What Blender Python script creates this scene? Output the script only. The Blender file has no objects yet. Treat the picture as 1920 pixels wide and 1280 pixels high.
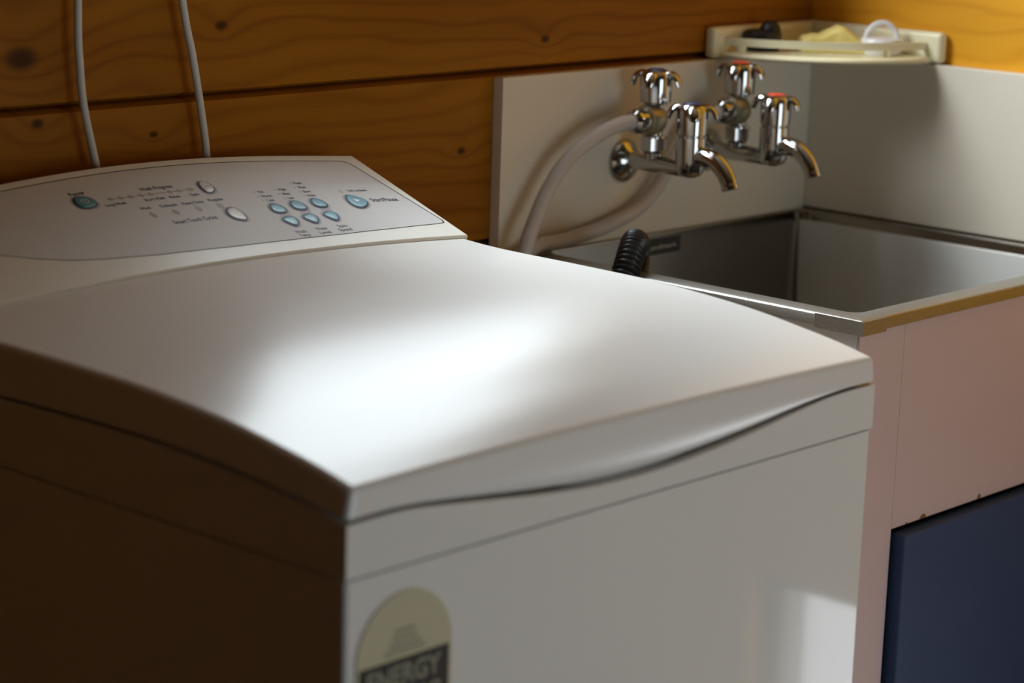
import bpy, bmesh, math, random
from mathutils import Vector, Matrix

# ------------------------------------------------------------------ camera, light, exposure
sc = bpy.context.scene
COL = sc.collection
cam_d = bpy.data.cameras.new('camera')
cam = bpy.data.objects.new('camera', cam_d)
COL.objects.link(cam)
sc.camera = cam
F_PX = 4372.0
cam_d.sensor_width = 36.0
cam_d.lens = F_PX * 36.0 / 1920.0
yaw, pitch, roll = [math.radians(a) for a in (47.5, 12.63, 1.84)]
fw = Vector((math.sin(yaw) * math.cos(pitch), math.cos(yaw) * math.cos(pitch), -math.sin(pitch)))
rt = Vector((math.cos(yaw), -math.sin(yaw), 0))
up = rt.cross(fw)
rt2 = rt * math.cos(roll) + up * math.sin(roll)
up2 = up * math.cos(roll) - rt * math.sin(roll)
m = Matrix((rt2, up2, -fw)).transposed().to_4x4()
m.translation = Vector((-0.9939, -1.0500, 1.3459))
cam.matrix_world = m
cam_d.clip_start = 0.05
cam_d.dof.use_dof = True
cam_d.dof.focus_distance = 2.23
cam_d.dof.aperture_fstop = 4.6
cam_d.dof.aperture_blades = 8

world = bpy.data.worlds.new('world')
sc.world = world
world.use_nodes = True
world.node_tree.nodes['Background'].inputs[0].default_value = (0.75, 0.86, 1.0, 1)
world.node_tree.nodes['Background'].inputs[1].default_value = 0.8

sc.view_settings.view_transform = 'Standard'
sc.view_settings.look = 'None'
sc.view_settings.gamma = 1.0
sc.view_settings.use_curve_mapping = False
sc.view_settings.exposure = 0.0


def area(name, loc, direction, sx, sy, power, col, spread=180):
    d = bpy.data.lights.new(name, 'AREA')
    d.shape = 'RECTANGLE'
    d.size, d.size_y = sx, sy
    d.energy = power
    d.color = col
    d.spread = math.radians(spread)
    o = bpy.data.objects.new(name, d)
    COL.objects.link(o)
    o.location = loc
    o.rotation_euler = Vector(direction).to_track_quat('-Z', 'Y').to_euler()
    return o


WALL_Y = 0.672          # face of the planks on the back wall
WALL_X = 1.422          # face of the planks on the right wall
ROOM_X0, ROOM_Y0, ROOM_Z1 = -1.70, -1.95, 2.45
WIN = (0.53, 1.19, 1.205, 2.20)      # back window opening x0 x1 z0 z1
WIN2 = (0.02, 0.97, 0.20, 1.40)      # window in the wall behind the camera, x0 x1 z0 z1
WIN3 = (-0.715, -0.28, 0.02, 0.370)   # low glazed panel in the right wall, y0 y1 z0 z1

# daylight at the window over the tub, and at the window in the wall behind the camera
area('daylight_back_window', (0.5 * (WIN[0] + WIN[1]), WALL_Y + 0.135, 0.5 * (WIN[2] + WIN[3])), (0, -1, 0),
     WIN[1] - WIN[0], WIN[3] - WIN[2], 11.8, (0.86, 0.96, 1.0))
# the bright overhead sky that shines down through the same window
area('bright_overhead_sky_right', (0.62, 1.90, 2.85), (0.10, -0.85, -1.0), 1.2, 1.0, 138.0, (0.86, 0.96, 1.0))
area('bright_overhead_sky_left', (-1.20, 1.80, 2.95), (0.95, -0.70, -1.0), 2.4, 1.0, 118.0, (0.92, 0.97, 1.0))
area('daylight_front_window', (0.5 * (WIN2[0] + WIN2[1]), ROOM_Y0 - 0.10, 0.5 * (WIN2[2] + WIN2[3])), (0, 1, 0),
     WIN2[1] - WIN2[0], WIN2[3] - WIN2[2], 10.2, (0.84, 0.96, 1.0))
area('daylight_low_panel', (WALL_X + 0.13, 0.5 * (WIN3[0] + WIN3[1]), 0.5 * (WIN3[2] + WIN3[3])), (-1, 0, 0),
     WIN3[1] - WIN3[0], WIN3[3] - WIN3[2], 1.8, (0.95, 0.98, 1.0))


# ------------------------------------------------------------------ materials
def new_mat(name):
    mt = bpy.data.materials.new(name)
    mt.use_nodes = True
    nt = mt.node_tree
    return mt, nt, nt.nodes['Principled BSDF']


def mth(nt, op, a, b=None, c=None, clamp=False):
    n = nt.nodes.new('ShaderNodeMath')
    n.operation = op
    n.use_clamp = clamp
    for i, v in enumerate((a, b, c)):
        if v is None:
            continue
        if isinstance(v, (int, float)):
            n.inputs[i].default_value = v
        else:
            nt.links.new(v, n.inputs[i])
    return n.outputs[0]


def plain(name, col, rough=0.5, metal=0.0, var=0.06, scale=30.0, bump=0.0, bscale=200.0, coat=0.0, spec=0.5, stretch=(1, 1, 1)):
    """base colour with a little procedural unevenness"""
    mt, nt, b = new_mat(name)
    tc = nt.nodes.new('ShaderNodeTexCoord')
    mp = nt.nodes.new('ShaderNodeMapping')
    mp.inputs['Scale'].default_value = stretch
    nt.links.new(tc.outputs['Object'], mp.inputs['Vector'])
    nz = nt.nodes.new('ShaderNodeTexNoise')
    nz.inputs['Scale'].default_value = scale
    nz.inputs['Detail'].default_value = 4
    nt.links.new(mp.outputs[0], nz.inputs['Vector'])
    mx = nt.nodes.new('ShaderNodeMix')
    mx.data_type = 'RGBA'
    mx.inputs['A'].default_value = (*[max(0, c * (1 - var)) for c in col], 1)
    mx.inputs['B'].default_value = (*[min(1, c * (1 + var)) for c in col], 1)
    nt.links.new(nz.outputs['Fac'], mx.inputs['Factor'])
    nt.links.new(mx.outputs['Result'], b.inputs['Base Color'])
    b.inputs['Roughness'].default_value = rough
    b.inputs['Metallic'].default_value = metal
    b.inputs['Specular IOR Level'].default_value = spec
    b.inputs['Coat Weight'].default_value = coat
    if bump > 0:
        n2 = nt.nodes.new('ShaderNodeTexNoise')
        n2.inputs['Scale'].default_value = bscale
        nt.links.new(mp.outputs[0], n2.inputs['Vector'])
        bp = nt.nodes.new('ShaderNodeBump')
        bp.inputs['Strength'].default_value = bump
        bp.inputs['Distance'].default_value = 0.001
        nt.links.new(n2.outputs['Fac'], bp.inputs['Height'])
        nt.links.new(bp.outputs[0], b.inputs['Normal'])
    return mt


def pine(name, axis, knots, light=(0.34, 0.130, 0.008), dark=(0.20, 0.062, 0.004)):
    """varnished pine: grain runs along `axis`; knots = (u, z, radius, pull)"""
    mt, nt, b = new_mat(name)
    tc = nt.nodes.new('ShaderNodeTexCoord')
    sp = nt.nodes.new('ShaderNodeSeparateXYZ')
    nt.links.new(tc.outputs['Object'], sp.inputs[0])
    u, z = sp.outputs[axis], sp.outputs[2]

    def noise(su, sz, off, scale=1.0, detail=3.0):
        cb = nt.nodes.new('ShaderNodeCombineXYZ')
        nt.links.new(mth(nt, 'MULTIPLY', u, su), cb.inputs[0])
        nt.links.new(mth(nt, 'MULTIPLY', z, sz), cb.inputs[1])
        cb.inputs[2].default_value = off
        nz = nt.nodes.new('ShaderNodeTexNoise')
        nz.inputs['Scale'].default_value = scale
        nz.inputs['Detail'].default_value = detail
        nt.links.new(cb.outputs[0], nz.inputs['Vector'])
        return nz.outputs['Fac']

    field = mth(nt, 'MULTIPLY_ADD', noise(1.6, 5.0, 3.1), 0.16, z)
    kdark = None
    for ku, kz, kr, pull in knots:
        du = mth(nt, 'MULTIPLY', mth(nt, 'SUBTRACT', u, ku), 0.62)
        dz = mth(nt, 'SUBTRACT', z, kz)
        d2 = mth(nt, 'ADD', mth(nt, 'MULTIPLY', du, du), mth(nt, 'MULTIPLY', dz, dz))
        g = mth(nt, 'POWER', 2.718, mth(nt, 'MULTIPLY', d2, -1.0 / (pull * pull)))
        field = mth(nt, 'MULTIPLY_ADD', g, pull * 1.1, field)
        k = mth(nt, 'POWER', 2.718, mth(nt, 'MULTIPLY', mth(nt, 'MULTIPLY', d2, d2), -1.0 / (kr ** 4)))
        kdark = k if kdark is None else mth(nt, 'MAXIMUM', kdark, k)
    w = mth(nt, 'SINE', mth(nt, 'MULTIPLY', field, 290.0))
    w = mth(nt, 'MULTIPLY_ADD', w, 0.5, 0.5)
    w = mth(nt, 'POWER', w, 3.0)
    fine = noise(6.0, 420.0, 7.7, 1.0, 2.0)
    broad = noise(2.0, 11.0, 1.3, 1.0, 2.0)
    fac = mth(nt, 'ADD', mth(nt, 'MULTIPLY', w, 0.38), mth(nt, 'MULTIPLY', fine, 0.30))
    fac = mth(nt, 'ADD', fac, mth(nt, 'MULTIPLY_ADD', broad, 1.3, -0.50), None, True)
    mx = nt.nodes.new('ShaderNodeMix')
    mx.data_type = 'RGBA'
    mx.inputs['A'].default_value = (*light, 1)
    mx.inputs['B'].default_value = (*dark, 1)
    nt.links.new(fac, mx.inputs['Factor'])
    out = mx.outputs['Result']
    if kdark is not None:
        m2 = nt.nodes.new('ShaderNodeMix')
        m2.data_type = 'RGBA'
        m2.inputs['B'].default_value = (0.045, 0.014, 0.004, 1)
        nt.links.new(out, m2.inputs['A'])
        nt.links.new(mth(nt, 'MULTIPLY', kdark, 0.92), m2.inputs['Factor'])
        out = m2.outputs['Result']
    nt.links.new(out, b.inputs['Base Color'])
    b.inputs['Roughness'].default_value = 0.42
    b.inputs['Specular IOR Level'].default_value = 0.12
    return mt


M = {}
M['pine_back'] = pine('pine_back', 0, [(0.4605, 1.1445, 0.0050, 0.020), (0.9233, 1.1105, 0.0045, 0.018),
                                       (0.3785, 1.0463, 0.0034, 0.016), (0.7952, 0.9968, 0.0042, 0.018),
                                       (0.2306, 1.125, 0.011, 0.050), (0.247, 1.066, 0.0045, 0.02)])
M['pine_right_lit'] = pine('pine_right_lit', 1, [(0.05, 1.16, 0.006, 0.02), (0.30, 1.30, 0.006, 0.02)], light=(0.80, 0.38, 0.026), dark=(0.60, 0.25, 0.015))  # same wood as the back wall, lightened for the window light on it
M['pine_dark'] = pine('pine_dark', 0, [], light=(0.17, 0.105, 0.055), dark=(0.11, 0.065, 0.03))
M['groove'] = plain('groove_dark_timber', (0.10, 0.03, 0.006), 0.7)
M['enamel'] = plain('white_enamel', (0.80, 0.80, 0.775), 0.06, var=0.015, scale=8)
M['lid_plastic'] = plain('white_satin_plastic', (0.82, 0.82, 0.81), 0.28, var=0.02, scale=14, bump=0.03, bscale=900, spec=0.95)
M['console_plastic'] = plain('white_console_plastic', (0.80, 0.80, 0.74), 0.38, var=0.02, scale=14)
M['film'] = plain('grey_control_film', (0.66, 0.665, 0.68), 0.50, var=0.02, scale=25, spec=0.3)
M['gap'] = plain('dark_gap', (0.02, 0.022, 0.02), 0.8)
M['ink'] = plain('navy_ink', (0.030, 0.034, 0.07), 0.5)
M['ink_pale'] = plain('pale_grey_ink', (0.36, 0.34, 0.31), 0.5)
M['halo'] = plain('lilac_ink', (0.40, 0.385, 0.46), 0.5)
M['led'] = plain('led_window', (0.50, 0.48, 0.36), 0.4)
M['btn_blue'] = plain('blue_button', (0.16, 0.42, 0.55), 0.30, var=0.05, scale=60)
M['btn_teal'] = plain('teal_button', (0.07, 0.30, 0.34), 0.30, var=0.05, scale=60)
M['btn_white'] = plain('white_button', (0.72, 0.72, 0.72), 0.30, var=0.03, scale=60)
M['white_ink'] = plain('white_ink', (0.85, 0.85, 0.85), 0.4)
M['paint_white'] = plain('white_painted_board', (0.70, 0.63, 0.515), 0.45, var=0.03, scale=12, bump=0.05, bscale=120)  # white paint, tinted warm for light bounced into the corner
M['steel'] = plain('brushed_steel', (0.27, 0.245, 0.21), 0.16, metal=1.0, var=0.10, scale=40, stretch=(1, 1, 12))
M['rim_steel'] = plain('worn_steel_rim', (0.36, 0.35, 0.325), 0.42, metal=1.0, var=0.25, scale=500, bump=0.4, bscale=700)
M['chrome'] = plain('chrome', (0.50, 0.50, 0.50), 0.12, metal=1.0, var=0.03)
M['brass_dull'] = plain('dull_nickel_brass', (0.40, 0.36, 0.26), 0.38, metal=0.8, var=0.1)
M['rubber'] = plain('black_rubber', (0.012, 0.012, 0.013), 0.45)
M['red'] = plain('red_indicator', (0.62, 0.07, 0.03), 0.35)
M['blue_dot'] = plain('blue_indicator', (0.020, 0.026, 0.055), 0.35)
M['hose_grey'] = plain('grey_hose', (0.50, 0.45, 0.42), 0.5, var=0.05)
M['cable'] = plain('grey_white_cable', (0.55, 0.53, 0.48), 0.5, var=0.05)
M['hose_black'] = plain('black_ribbed_hose', (0.018, 0.018, 0.02), 0.28, var=0.1)
M['cab_front'] = plain('pale_paint_pink_bounce', (0.67, 0.515, 0.515), 0.42, var=0.03, scale=10)  # pale paint; the pink tint stands for reddish bounced light
M['cab_side'] = plain('white_laminate', (0.76, 0.75, 0.72), 0.4, var=0.03)
M['cab_dark'] = plain('cabinet_inside_shade', (0.01, 0.009, 0.008), 0.8)  # near black, the shade inside the cabinet put into the colour
M['chip'] = plain('bare_chipboard', (0.20, 0.11, 0.04), 0.8)
M['door_blue'] = plain('blue_paint', (0.040, 0.072, 0.165), 0.5, var=0.08, scale=18, spec=0.25)
M['cream'] = plain('cream_plastic', (0.80, 0.74, 0.50), 0.35, var=0.02)
M['sponge'] = plain('yellow_sponge', (0.90, 0.76, 0.26), 0.9, var=0.12, scale=120, bump=0.8, bscale=400)
M['plug_white'] = plain('white_plastic', (0.80, 0.80, 0.82), 0.3)
M['label_cream'] = plain('cream_label', (0.56, 0.52, 0.34), 0.45, var=0.04)
M['label_black'] = plain('black_label', (0.012, 0.012, 0.012), 0.4)
M['label_text'] = plain('label_pale_text', (0.26, 0.26, 0.18), 0.5)
M['label_faded'] = plain('label_faded_text', (0.30, 0.27, 0.20), 0.5)
M['floor'] = plain('terracotta_lino', (0.12, 0.06, 0.04), 0.4, var=0.1, scale=6)
M['ceiling'] = plain('ceiling_paint', (0.45, 0.36, 0.26), 0.8)
M['frame_paint'] = plain('window_frame_paint', (0.62, 0.58, 0.50), 0.5)


def glass_mat():
    mt = bpy.data.materials.new('window_glass')
    mt.use_nodes = True
    nt = mt.node_tree
    nt.nodes.clear()
    o = nt.nodes.new('ShaderNodeOutputMaterial')
    t = nt.nodes.new('ShaderNodeBsdfTransparent')
    g = nt.nodes.new('ShaderNodeBsdfGlossy')
    g.inputs['Roughness'].default_value = 0.02
    mx = nt.nodes.new('ShaderNodeMixShader')
    mx.inputs[0].default_value = 0.06
    nt.links.new(t.outputs[0], mx.inputs[1])
    nt.links.new(g.outputs[0], mx.inputs[2])
    nt.links.new(mx.outputs[0], o.inputs[0])
    return mt


M['glass'] = glass_mat()


# ------------------------------------------------------------------ mesh helpers
def link(name, me, mats, parent=None, smooth=None):
    if not isinstance(mats, (list, tuple)):
        mats = [mats]
    for k in mats:
        me.materials.append(M[k])
    o = bpy.data.objects.new(name, me)
    COL.objects.link(o)
    if parent is not None:
        o.parent = parent
        o.matrix_parent_inverse = parent.matrix_basis.inverted()
    if smooth is not None:
        for p in me.polygons:
            p.use_smooth = True
        try:
            me.set_sharp_from_angle(angle=math.radians(smooth))
        except Exception:
            pass
    return o


def from_bm(name, bm, mats, parent=None, smooth=None):
    me = bpy.data.meshes.new(name)
    bmesh.ops.recalc_face_normals(bm, faces=bm.faces[:])
    bm.to_mesh(me)
    bm.free()
    return link(name, me, mats, parent, smooth)


def empty(name, loc):
    o = bpy.data.objects.new(name, None)
    o.empty_display_size = 0.05
    COL.objects.link(o)
    o.location = loc
    bpy.context.view_layer.update()
    return o


def tag(o, label, cat, group=None):
    o['label'] = label
    o['category'] = cat
    if group:
        o['group'] = group
    return o


def struct(o):
    o['kind'] = 'structure'
    return o


def add_box(bm, x0, x1, y0, y1, z0, z1, bev=0.0, seg=2):
    r = bmesh.ops.create_cube(bm, size=1.0)
    vs = r['verts']
    for v in vs:
        v.co = Vector((x0 + (v.co.x + 0.5) * (x1 - x0), y0 + (v.co.y + 0.5) * (y1 - y0), z0 + (v.co.z + 0.5) * (z1 - z0)))
    if bev > 0:
        es = list({e for v in vs for e in v.link_edges})
        bmesh.ops.bevel(bm, geom=es, offset=bev, segments=seg, affect='EDGES', profile=0.5)


def flat_faces(o):
    """keep large flat faces flat-shaded next to small bevels"""
    w_ = o.modifiers.new('weighted_normal', 'WEIGHTED_NORMAL')
    w_.keep_sharp = True
    w_.weight = 100
    return o


def box(name, x0, x1, y0, y1, z0, z1, mat, parent=None, bev=0.0, seg=2):
    bm = bmesh.new()
    add_box(bm, x0, x1, y0, y1, z0, z1, bev, seg)
    o = from_bm(name, bm, mat, parent, 40 if bev else None)
    return flat_faces(o) if bev else o


def add_rings(bm, rings, closed=True, cap0=True, cap1=True, mat=0):
    """skin a list of vertex rings"""
    vr = [[bm.verts.new(p) for p in r] for r in rings]
    n = len(rings[0])
    for a, b in zip(vr[:-1], vr[1:]):
        for i in range(n if closed else n - 1):
            j = (i + 1) % n
            f = bm.faces.new((a[i], a[j], b[j], b[i]))
            f.material_index = mat
    if cap0:
        f = bm.faces.new(vr[0][::-1]); f.material_index = mat
    if cap1:
        f = bm.faces.new(vr[-1]); f.material_index = mat
    return vr


def frame_of(ax):
    ax = Vector(ax).normalized()
    t = Vector((0, 0, 1)) if abs(ax.z) < 0.9 else Vector((1, 0, 0))
    a = ax.cross(t).normalized()
    return a, ax.cross(a).normalized(), ax


def add_lathe(bm, origin, axis, prof, n=28, mat=0):
    """prof = (distance along the axis, radius)"""
    a, b, ax = frame_of(axis)
    o = Vector(origin)
    rings = []
    for h, r in prof:
        r = max(r, 1e-4)
        rings.append([o + ax * h + (a * math.cos(t) + b * math.sin(t)) * r for t in [2 * math.pi * i / n for i in range(n)]])
    add_rings(bm, rings, mat=mat)


def spline(pts, n=10, closed=False):
    pts = [Vector(p) for p in pts]
    out = []
    N = len(pts)
    rng = range(N if closed else N - 1)
    for i in rng:
        if closed:
            p0, p1, p2, p3 = pts[(i - 1) % N], pts[i], pts[(i + 1) % N], pts[(i + 2) % N]
        else:
            p1, p2 = pts[i], pts[i + 1]
            p0 = pts[i - 1] if i > 0 else p1 * 2 - p2
            p3 = pts[i + 2] if i + 2 < N else p2 * 2 - p1
        for k in range(n):
            t = k / n
            out.append(0.5 * ((2 * p1) + (p2 - p0) * t + (2 * p0 - 5 * p1 + 4 * p2 - p3) * t * t + (3 * p1 - p0 - 3 * p2 + p3) * t ** 3))
    if not closed:
        out.append(pts[-1])
    return out


def add_tube(bm, path, rad, n=16, mat=0):
    """rad: a number or a function of (index, length so far)"""
    path = [Vector(p) for p in path]
    tan = []
    for i in range(len(path)):
        d = path[min(i + 1, len(path) - 1)] - path[max(i - 1, 0)]
        tan.append(d.normalized())
    a, _, _ = frame_of(tan[0])
    rings = []
    s = 0.0
    for i, p in enumerate(path):
        if i:
            s += (p - path[i - 1]).length
            a = (a - tan[i] * a.dot(tan[i])).normalized()
        b = tan[i].cross(a)
        r = rad(i, s) if callable(rad) else rad
        rings.append([p + (a * math.cos(t) + b * math.sin(t)) * r for t in [2 * math.pi * k / n for k in range(n)]])
    add_rings(bm, rings, mat=mat)


def tube(name, pts, rad, mat, parent=None, n=16, per=12):
    bm = bmesh.new()
    add_tube(bm, spline(pts, per), rad, n)
    return from_bm(name, bm, mat, parent, 60)


def interp(tab, x):
    if x <= tab[0][0]:
        return tab[0][1]
    for (a, va), (b, vb) in zip(tab[:-1], tab[1:]):
        if x <= b:
            return va + (vb - va) * (x - a) / (b - a)
    return tab[-1][1]


def smooth_tab(tab, k=12):
    p = spline([(a, b, 0) for a, b in tab], k)
    return [(v.x, v.y) for v in p]


_txt = {}


def text_mesh(s):
    """outline of a word, baseline at 0, cap height 1, as (verts2d, faces)"""
    if s not in _txt:
        cu = bpy.data.curves.new('txt', 'FONT')
        cu.body = s
        cu.size = 1.0
        cu.offset = 0.028
        cu.resolution_u = 3
        o = bpy.data.objects.new('txt', cu)
        COL.objects.link(o)
        bpy.context.view_layer.update()
        dg = bpy.context.evaluated_depsgraph_get()
        me = bpy.data.meshes.new_from_object(o.evaluated_get(dg))
        vs = [(v.co.x, v.co.y) for v in me.vertices]
        fs = [tuple(p.vertices) for p in me.polygons]
        bpy.data.objects.remove(o)
        bpy.data.meshes.remove(me)
        x0 = min(v[0] for v in vs)
        x1 = max(v[0] for v in vs)
        _txt[s] = ([((v[0] - x0) / (x1 - x0), v[1] / 0.70) for v in vs], fs)
    return _txt[s]


# ------------------------------------------------------------------ the room
def wall_with_hole(name, plane, a0, a1, z0, z1, d0, d1, hole, mat):
    """a solid wall slab; plane 'y' runs along x, plane 'x' runs along y"""
    bm = bmesh.new()
    parts = [(a0, a1, z0, z1)] if hole is None else [
        (a0, hole[0], z0, z1), (hole[1], a1, z0, z1), (hole[0], hole[1], z0, hole[2]), (hole[0], hole[1], hole[3], z1)]
    for p, q, r, s in parts:
        if plane == 'y':
            add_box(bm, p, q, d0, d1, r, s)
        else:
            add_box(bm, d0, d1, p, q, r, s)
    return struct(from_bm(name, bm, mat))


TH = 0.016
wall_back = wall_with_hole('wall_back', 'y', ROOM_X0 - 0.1, WALL_X + 0.12, 0, ROOM_Z1, WALL_Y + TH, WALL_Y + 0.12, WIN, 'groove')
wall_right = wall_with_hole('wall_right', 'x', ROOM_Y0 - 0.1, WALL_Y + 0.12, 0, ROOM_Z1, WALL_X + TH, WALL_X + 0.12, WIN3, 'groove')
wall_left = wall_with_hole('wall_left', 'x', ROOM_Y0 - 0.1, WALL_Y + 0.12, 0, ROOM_Z1, ROOM_X0 - 0.1, ROOM_X0, None, 'pine_dark')
wall_front = wall_with_hole('wall_front', 'y', ROOM_X0 - 0.1, WALL_X + 0.12, 0, ROOM_Z1, ROOM_Y0 - 0.09, ROOM_Y0, WIN2, 'pine_dark')
struct(box('floor', ROOM_X0 - 0.1, WALL_X + 0.12, ROOM_Y0 - 0.1, WALL_Y + 0.12, -0.06, 0, 'floor'))
struct(box('ceiling', ROOM_X0 - 0.1, WALL_X + 0.12, ROOM_Y0 - 0.1, WALL_Y + 0.12, ROOM_Z1, ROOM_Z1 + 0.06, 'ceiling'))


def plank(plane, a0, a1, z0, z1, face, mat, parent):
    """one V-jointed board: its long edges are chamfered, so neighbours leave a V groove"""
    c, g = 0.006, 0.0016
    sec = [(face + TH, z0), (face + c * 1.4, z0 + g), (face, z0 + g + c * 0.55), (face, z1 - g - c * 0.55), (face + c * 1.4, z1 - g), (face + TH, z1)]
    bm = bmesh.new()
    if plane == 'y':
        add_rings(bm, [[(a0, d, z) for d, z in sec], [(a1, d, z) for d, z in sec]])
    else:
        add_rings(bm, [[(d, a0, z) for d, z in sec], [(d, a1, z) for d, z in sec]])
    return from_bm('plank', bm, mat, parent)


PITCH = 0.186


def plank_wall(plane, a0, a1, zref, face, hole, mat, parent):
    z = zref - 6 * PITCH
    while z < ROOM_Z1 - 0.01:
        za, zb = max(0.0, z), min(ROOM_Z1, z + PITCH)
        if zb - za > 0.03:
            if zb > hole[2] + 1e-4 and za < hole[3] - 1e-4:
                plank(plane, a0, hole[0], za, zb, face, mat, parent)
                plank(plane, hole[1], a1, za, zb, face, mat, parent)
                if za < hole[2] - 0.03:
                    plank(plane, hole[0], hole[1], za, hole[2], face, mat, parent)
                if zb > hole[3] + 0.03:
                    plank(plane, hole[0], hole[1], hole[3], zb, face, mat, parent)
            else:
                plank(plane, a0, a1, za, zb, face, mat, parent)
        z += PITCH


plank_wall('y', ROOM_X0, WALL_X, 1.0785, WALL_Y, WIN, 'pine_back', wall_back)
plank_wall('x', ROOM_Y0, WALL_Y, 1.062, WALL_X, WIN3, 'pine_right_lit', wall_right)


def window(name, plane, w, d_in, d_out):
    """painted timber window filling the opening w"""
    t = 0.022
    dm = 0.5 * (d_in + d_out)
    d0, d1 = dm - 0.02, dm + 0.02
    ca = 0.5 * (w[0] + w[1])
    root = struct(empty(name, (ca, dm, w[2]) if plane == 'y' else (dm, ca, w[2])))

    def bar(nm, a0, a1, z0, z1, p, q, mat, bev=0.0):
        if plane == 'y':
            box(nm, a0, a1, p, q, z0, z1, mat, root, bev)
        else:
            box(nm, p, q, a0, a1, z0, z1, mat, root, bev)
    bar('window_frame', w[0], w[0] + t, w[2], w[3], d0, d1, 'frame_paint', 0.003)
    bar('window_frame', w[1] - t, w[1], w[2], w[3], d0, d1, 'frame_paint', 0.003)
    bar('window_frame', w[0] + t, w[1] - t, w[2], w[2] + t, d0, d1, 'frame_paint', 0.003)
    bar('window_frame', w[0] + t, w[1] - t, w[3] - t, w[3], d0, d1, 'frame_paint', 0.003)
    bar('pane', w[0] + t, w[1] - t, w[2] + t, w[3] - t, dm - 0.002, dm + 0.002, 'glass')
    return root


window('window_1', 'y', WIN, WALL_Y + TH, WALL_Y + 0.12)
window('window_3', 'x', WIN3, WALL_X + TH, WALL_X + 0.12)
window('window_2', 'y', WIN2, ROOM_Y0 - 0.09, ROOM_Y0)

# ------------------------------------------------------------------ washing machine
W, D = 0.600, 0.640
washer = empty('washing_machine', (0.3, 0.32, 0))
tag(washer, 'white top-loading washing machine with blue control buttons in front', 'washing machine')

LID_Y1 = 0.4760
lid_prof = smooth_tab([(0.0, 0.9206), (0.03, 0.9273), (0.065, 0.9331), (0.13, 0.9420), (0.22, 0.9483), (0.317, 0.9498),
                       (0.40, 0.9500), (0.44, 0.9508), (0.476, 0.9528)])
lid_bot = smooth_tab([(0.0, 0.9005), (0.05, 0.9065), (0.10, 0.9110), (0.17, 0.9145), (0.24, 0.9150), (0.33, 0.9130), (0.48, 0.9080)])
lip_tab = smooth_tab([(0.0, 0.9005), (0.035, 0.9012), (0.06, 0.9003), (0.093, 0.8965), (0.14, 0.8905), (0.20, 0.8835), (0.26, 0.8792),
                      (0.32, 0.8788), (0.38, 0.8822), (0.44, 0.8880), (0.49, 0.8945), (0.535, 0.8995), (0.57, 0.9008), (0.60, 0.9005)])
LIP_UP = 0.9080


def dome(x):
    return 1 - ((x - 0.3) / 0.3) ** 2


def lid_z(x, y):
    return interp(lid_prof, y) + (0.004 + 0.0065 * y / 0.47) * dome(x)


def lip_z(x):
    return interp(lip_tab, x)


def lip_in(x):
    """how far the finger lip under the lid's front edge curls back"""
    d = max(0.0, 0.9005 - lip_z(x)) / 0.0215
    return 0.0085 * d ** 0.8 if d > 0 else 0.0


def build_lid():
    bm = bmesh.new()
    nx, ny = 48, 44
    xs = [W * i / nx for i in range(nx + 1)]
    ys = [LID_Y1 * (j / ny) for j in range(ny + 1)]
    DR = 0.004     # draft: the top is slightly narrower than the skirt

    def tx(x):
        return DR + x * (W - 2 * DR) / W
    top = [[bm.verts.new((tx(x), y, lid_z(x, y))) for x in xs] for y in ys]
    for j in range(ny):
        for i in range(nx):
            bm.faces.new((top[j][i], top[j][i + 1], top[j + 1][i + 1], top[j + 1][i]))
    # front skirt: upright band, then the lip that curls back under the edge
    rows = [top[0]]
    K = 6
    for k in range(K + 1):
        row = []
        for i, x in enumerate(xs):
            zb, zin = lip_z(x), lip_in(x)
            zu = max(LIP_UP, zb + 0.002)
            t = k / K
            a = t * math.pi / 2
            yy = zin * (1 - math.cos(a)) if zin > 0 else 0.0
            zz = zu + (zb - zu) * (math.sin(a) if zin > 0 else t)
            fx = (top[0][i].co.z - zz) / (top[0][i].co.z - interp(lid_bot, 0))
            xx = x + (tx(x) - x) * (1 - min(1, fx))
            row.append(bm.verts.new((xx, yy, zz)))
        rows.append(row)
    for a, b in zip(rows[:-1], rows[1:]):
        for i in range(nx):
            bm.faces.new((a[i], b[i], b[i + 1], a[i + 1]))
    # side skirts share the front corner's vertices
    for s, ix in ((0.0, 0), (W, nx)):
        z_t, z_b = rows[0][ix].co.z, rows[-1][ix].co.z
        prev = [r[ix] for r in rows]
        for j in range(1, ny + 1):
            zt, zb = top[j][ix].co.z, interp(lid_bot, ys[j])
            cur = [top[j][ix]]
            for r in rows[1:]:
                f_ = (z_t - r[ix].co.z) / (z_t - z_b)
                cur.append(bm.verts.new((top[j][ix].co.x + (s - top[j][ix].co.x) * f_, ys[j], zt + (zb - zt) * f_)))
            for k in range(len(cur) - 1):
                bm.faces.new((prev[k], cur[k], cur[k + 1], prev[k + 1]))
            prev = cur
    # back and underside
    back = [bm.verts.new((tx(x), LID_Y1, 0.908)) for x in xs]
    for i in range(nx):
        bm.faces.new((top[ny][i], top[ny][i + 1], back[i + 1], back[i]))
    o = from_bm('lid', bm, 'lid_plastic', washer)
    bv = o.modifiers.new('bevel', 'BEVEL')
    bv.width = 0.0042
    bv.use_clamp_overlap = False
    bv.segments = 4
    bv.limit_method = 'ANGLE'
    bv.angle_limit = math.radians(50)
    for p in o.data.polygons:
        p.use_smooth = True
    o.data.set_sharp_from_angle(angle=math.radians(50))
    return o


lid = build_lid()

SEAM = 0.8590


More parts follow.
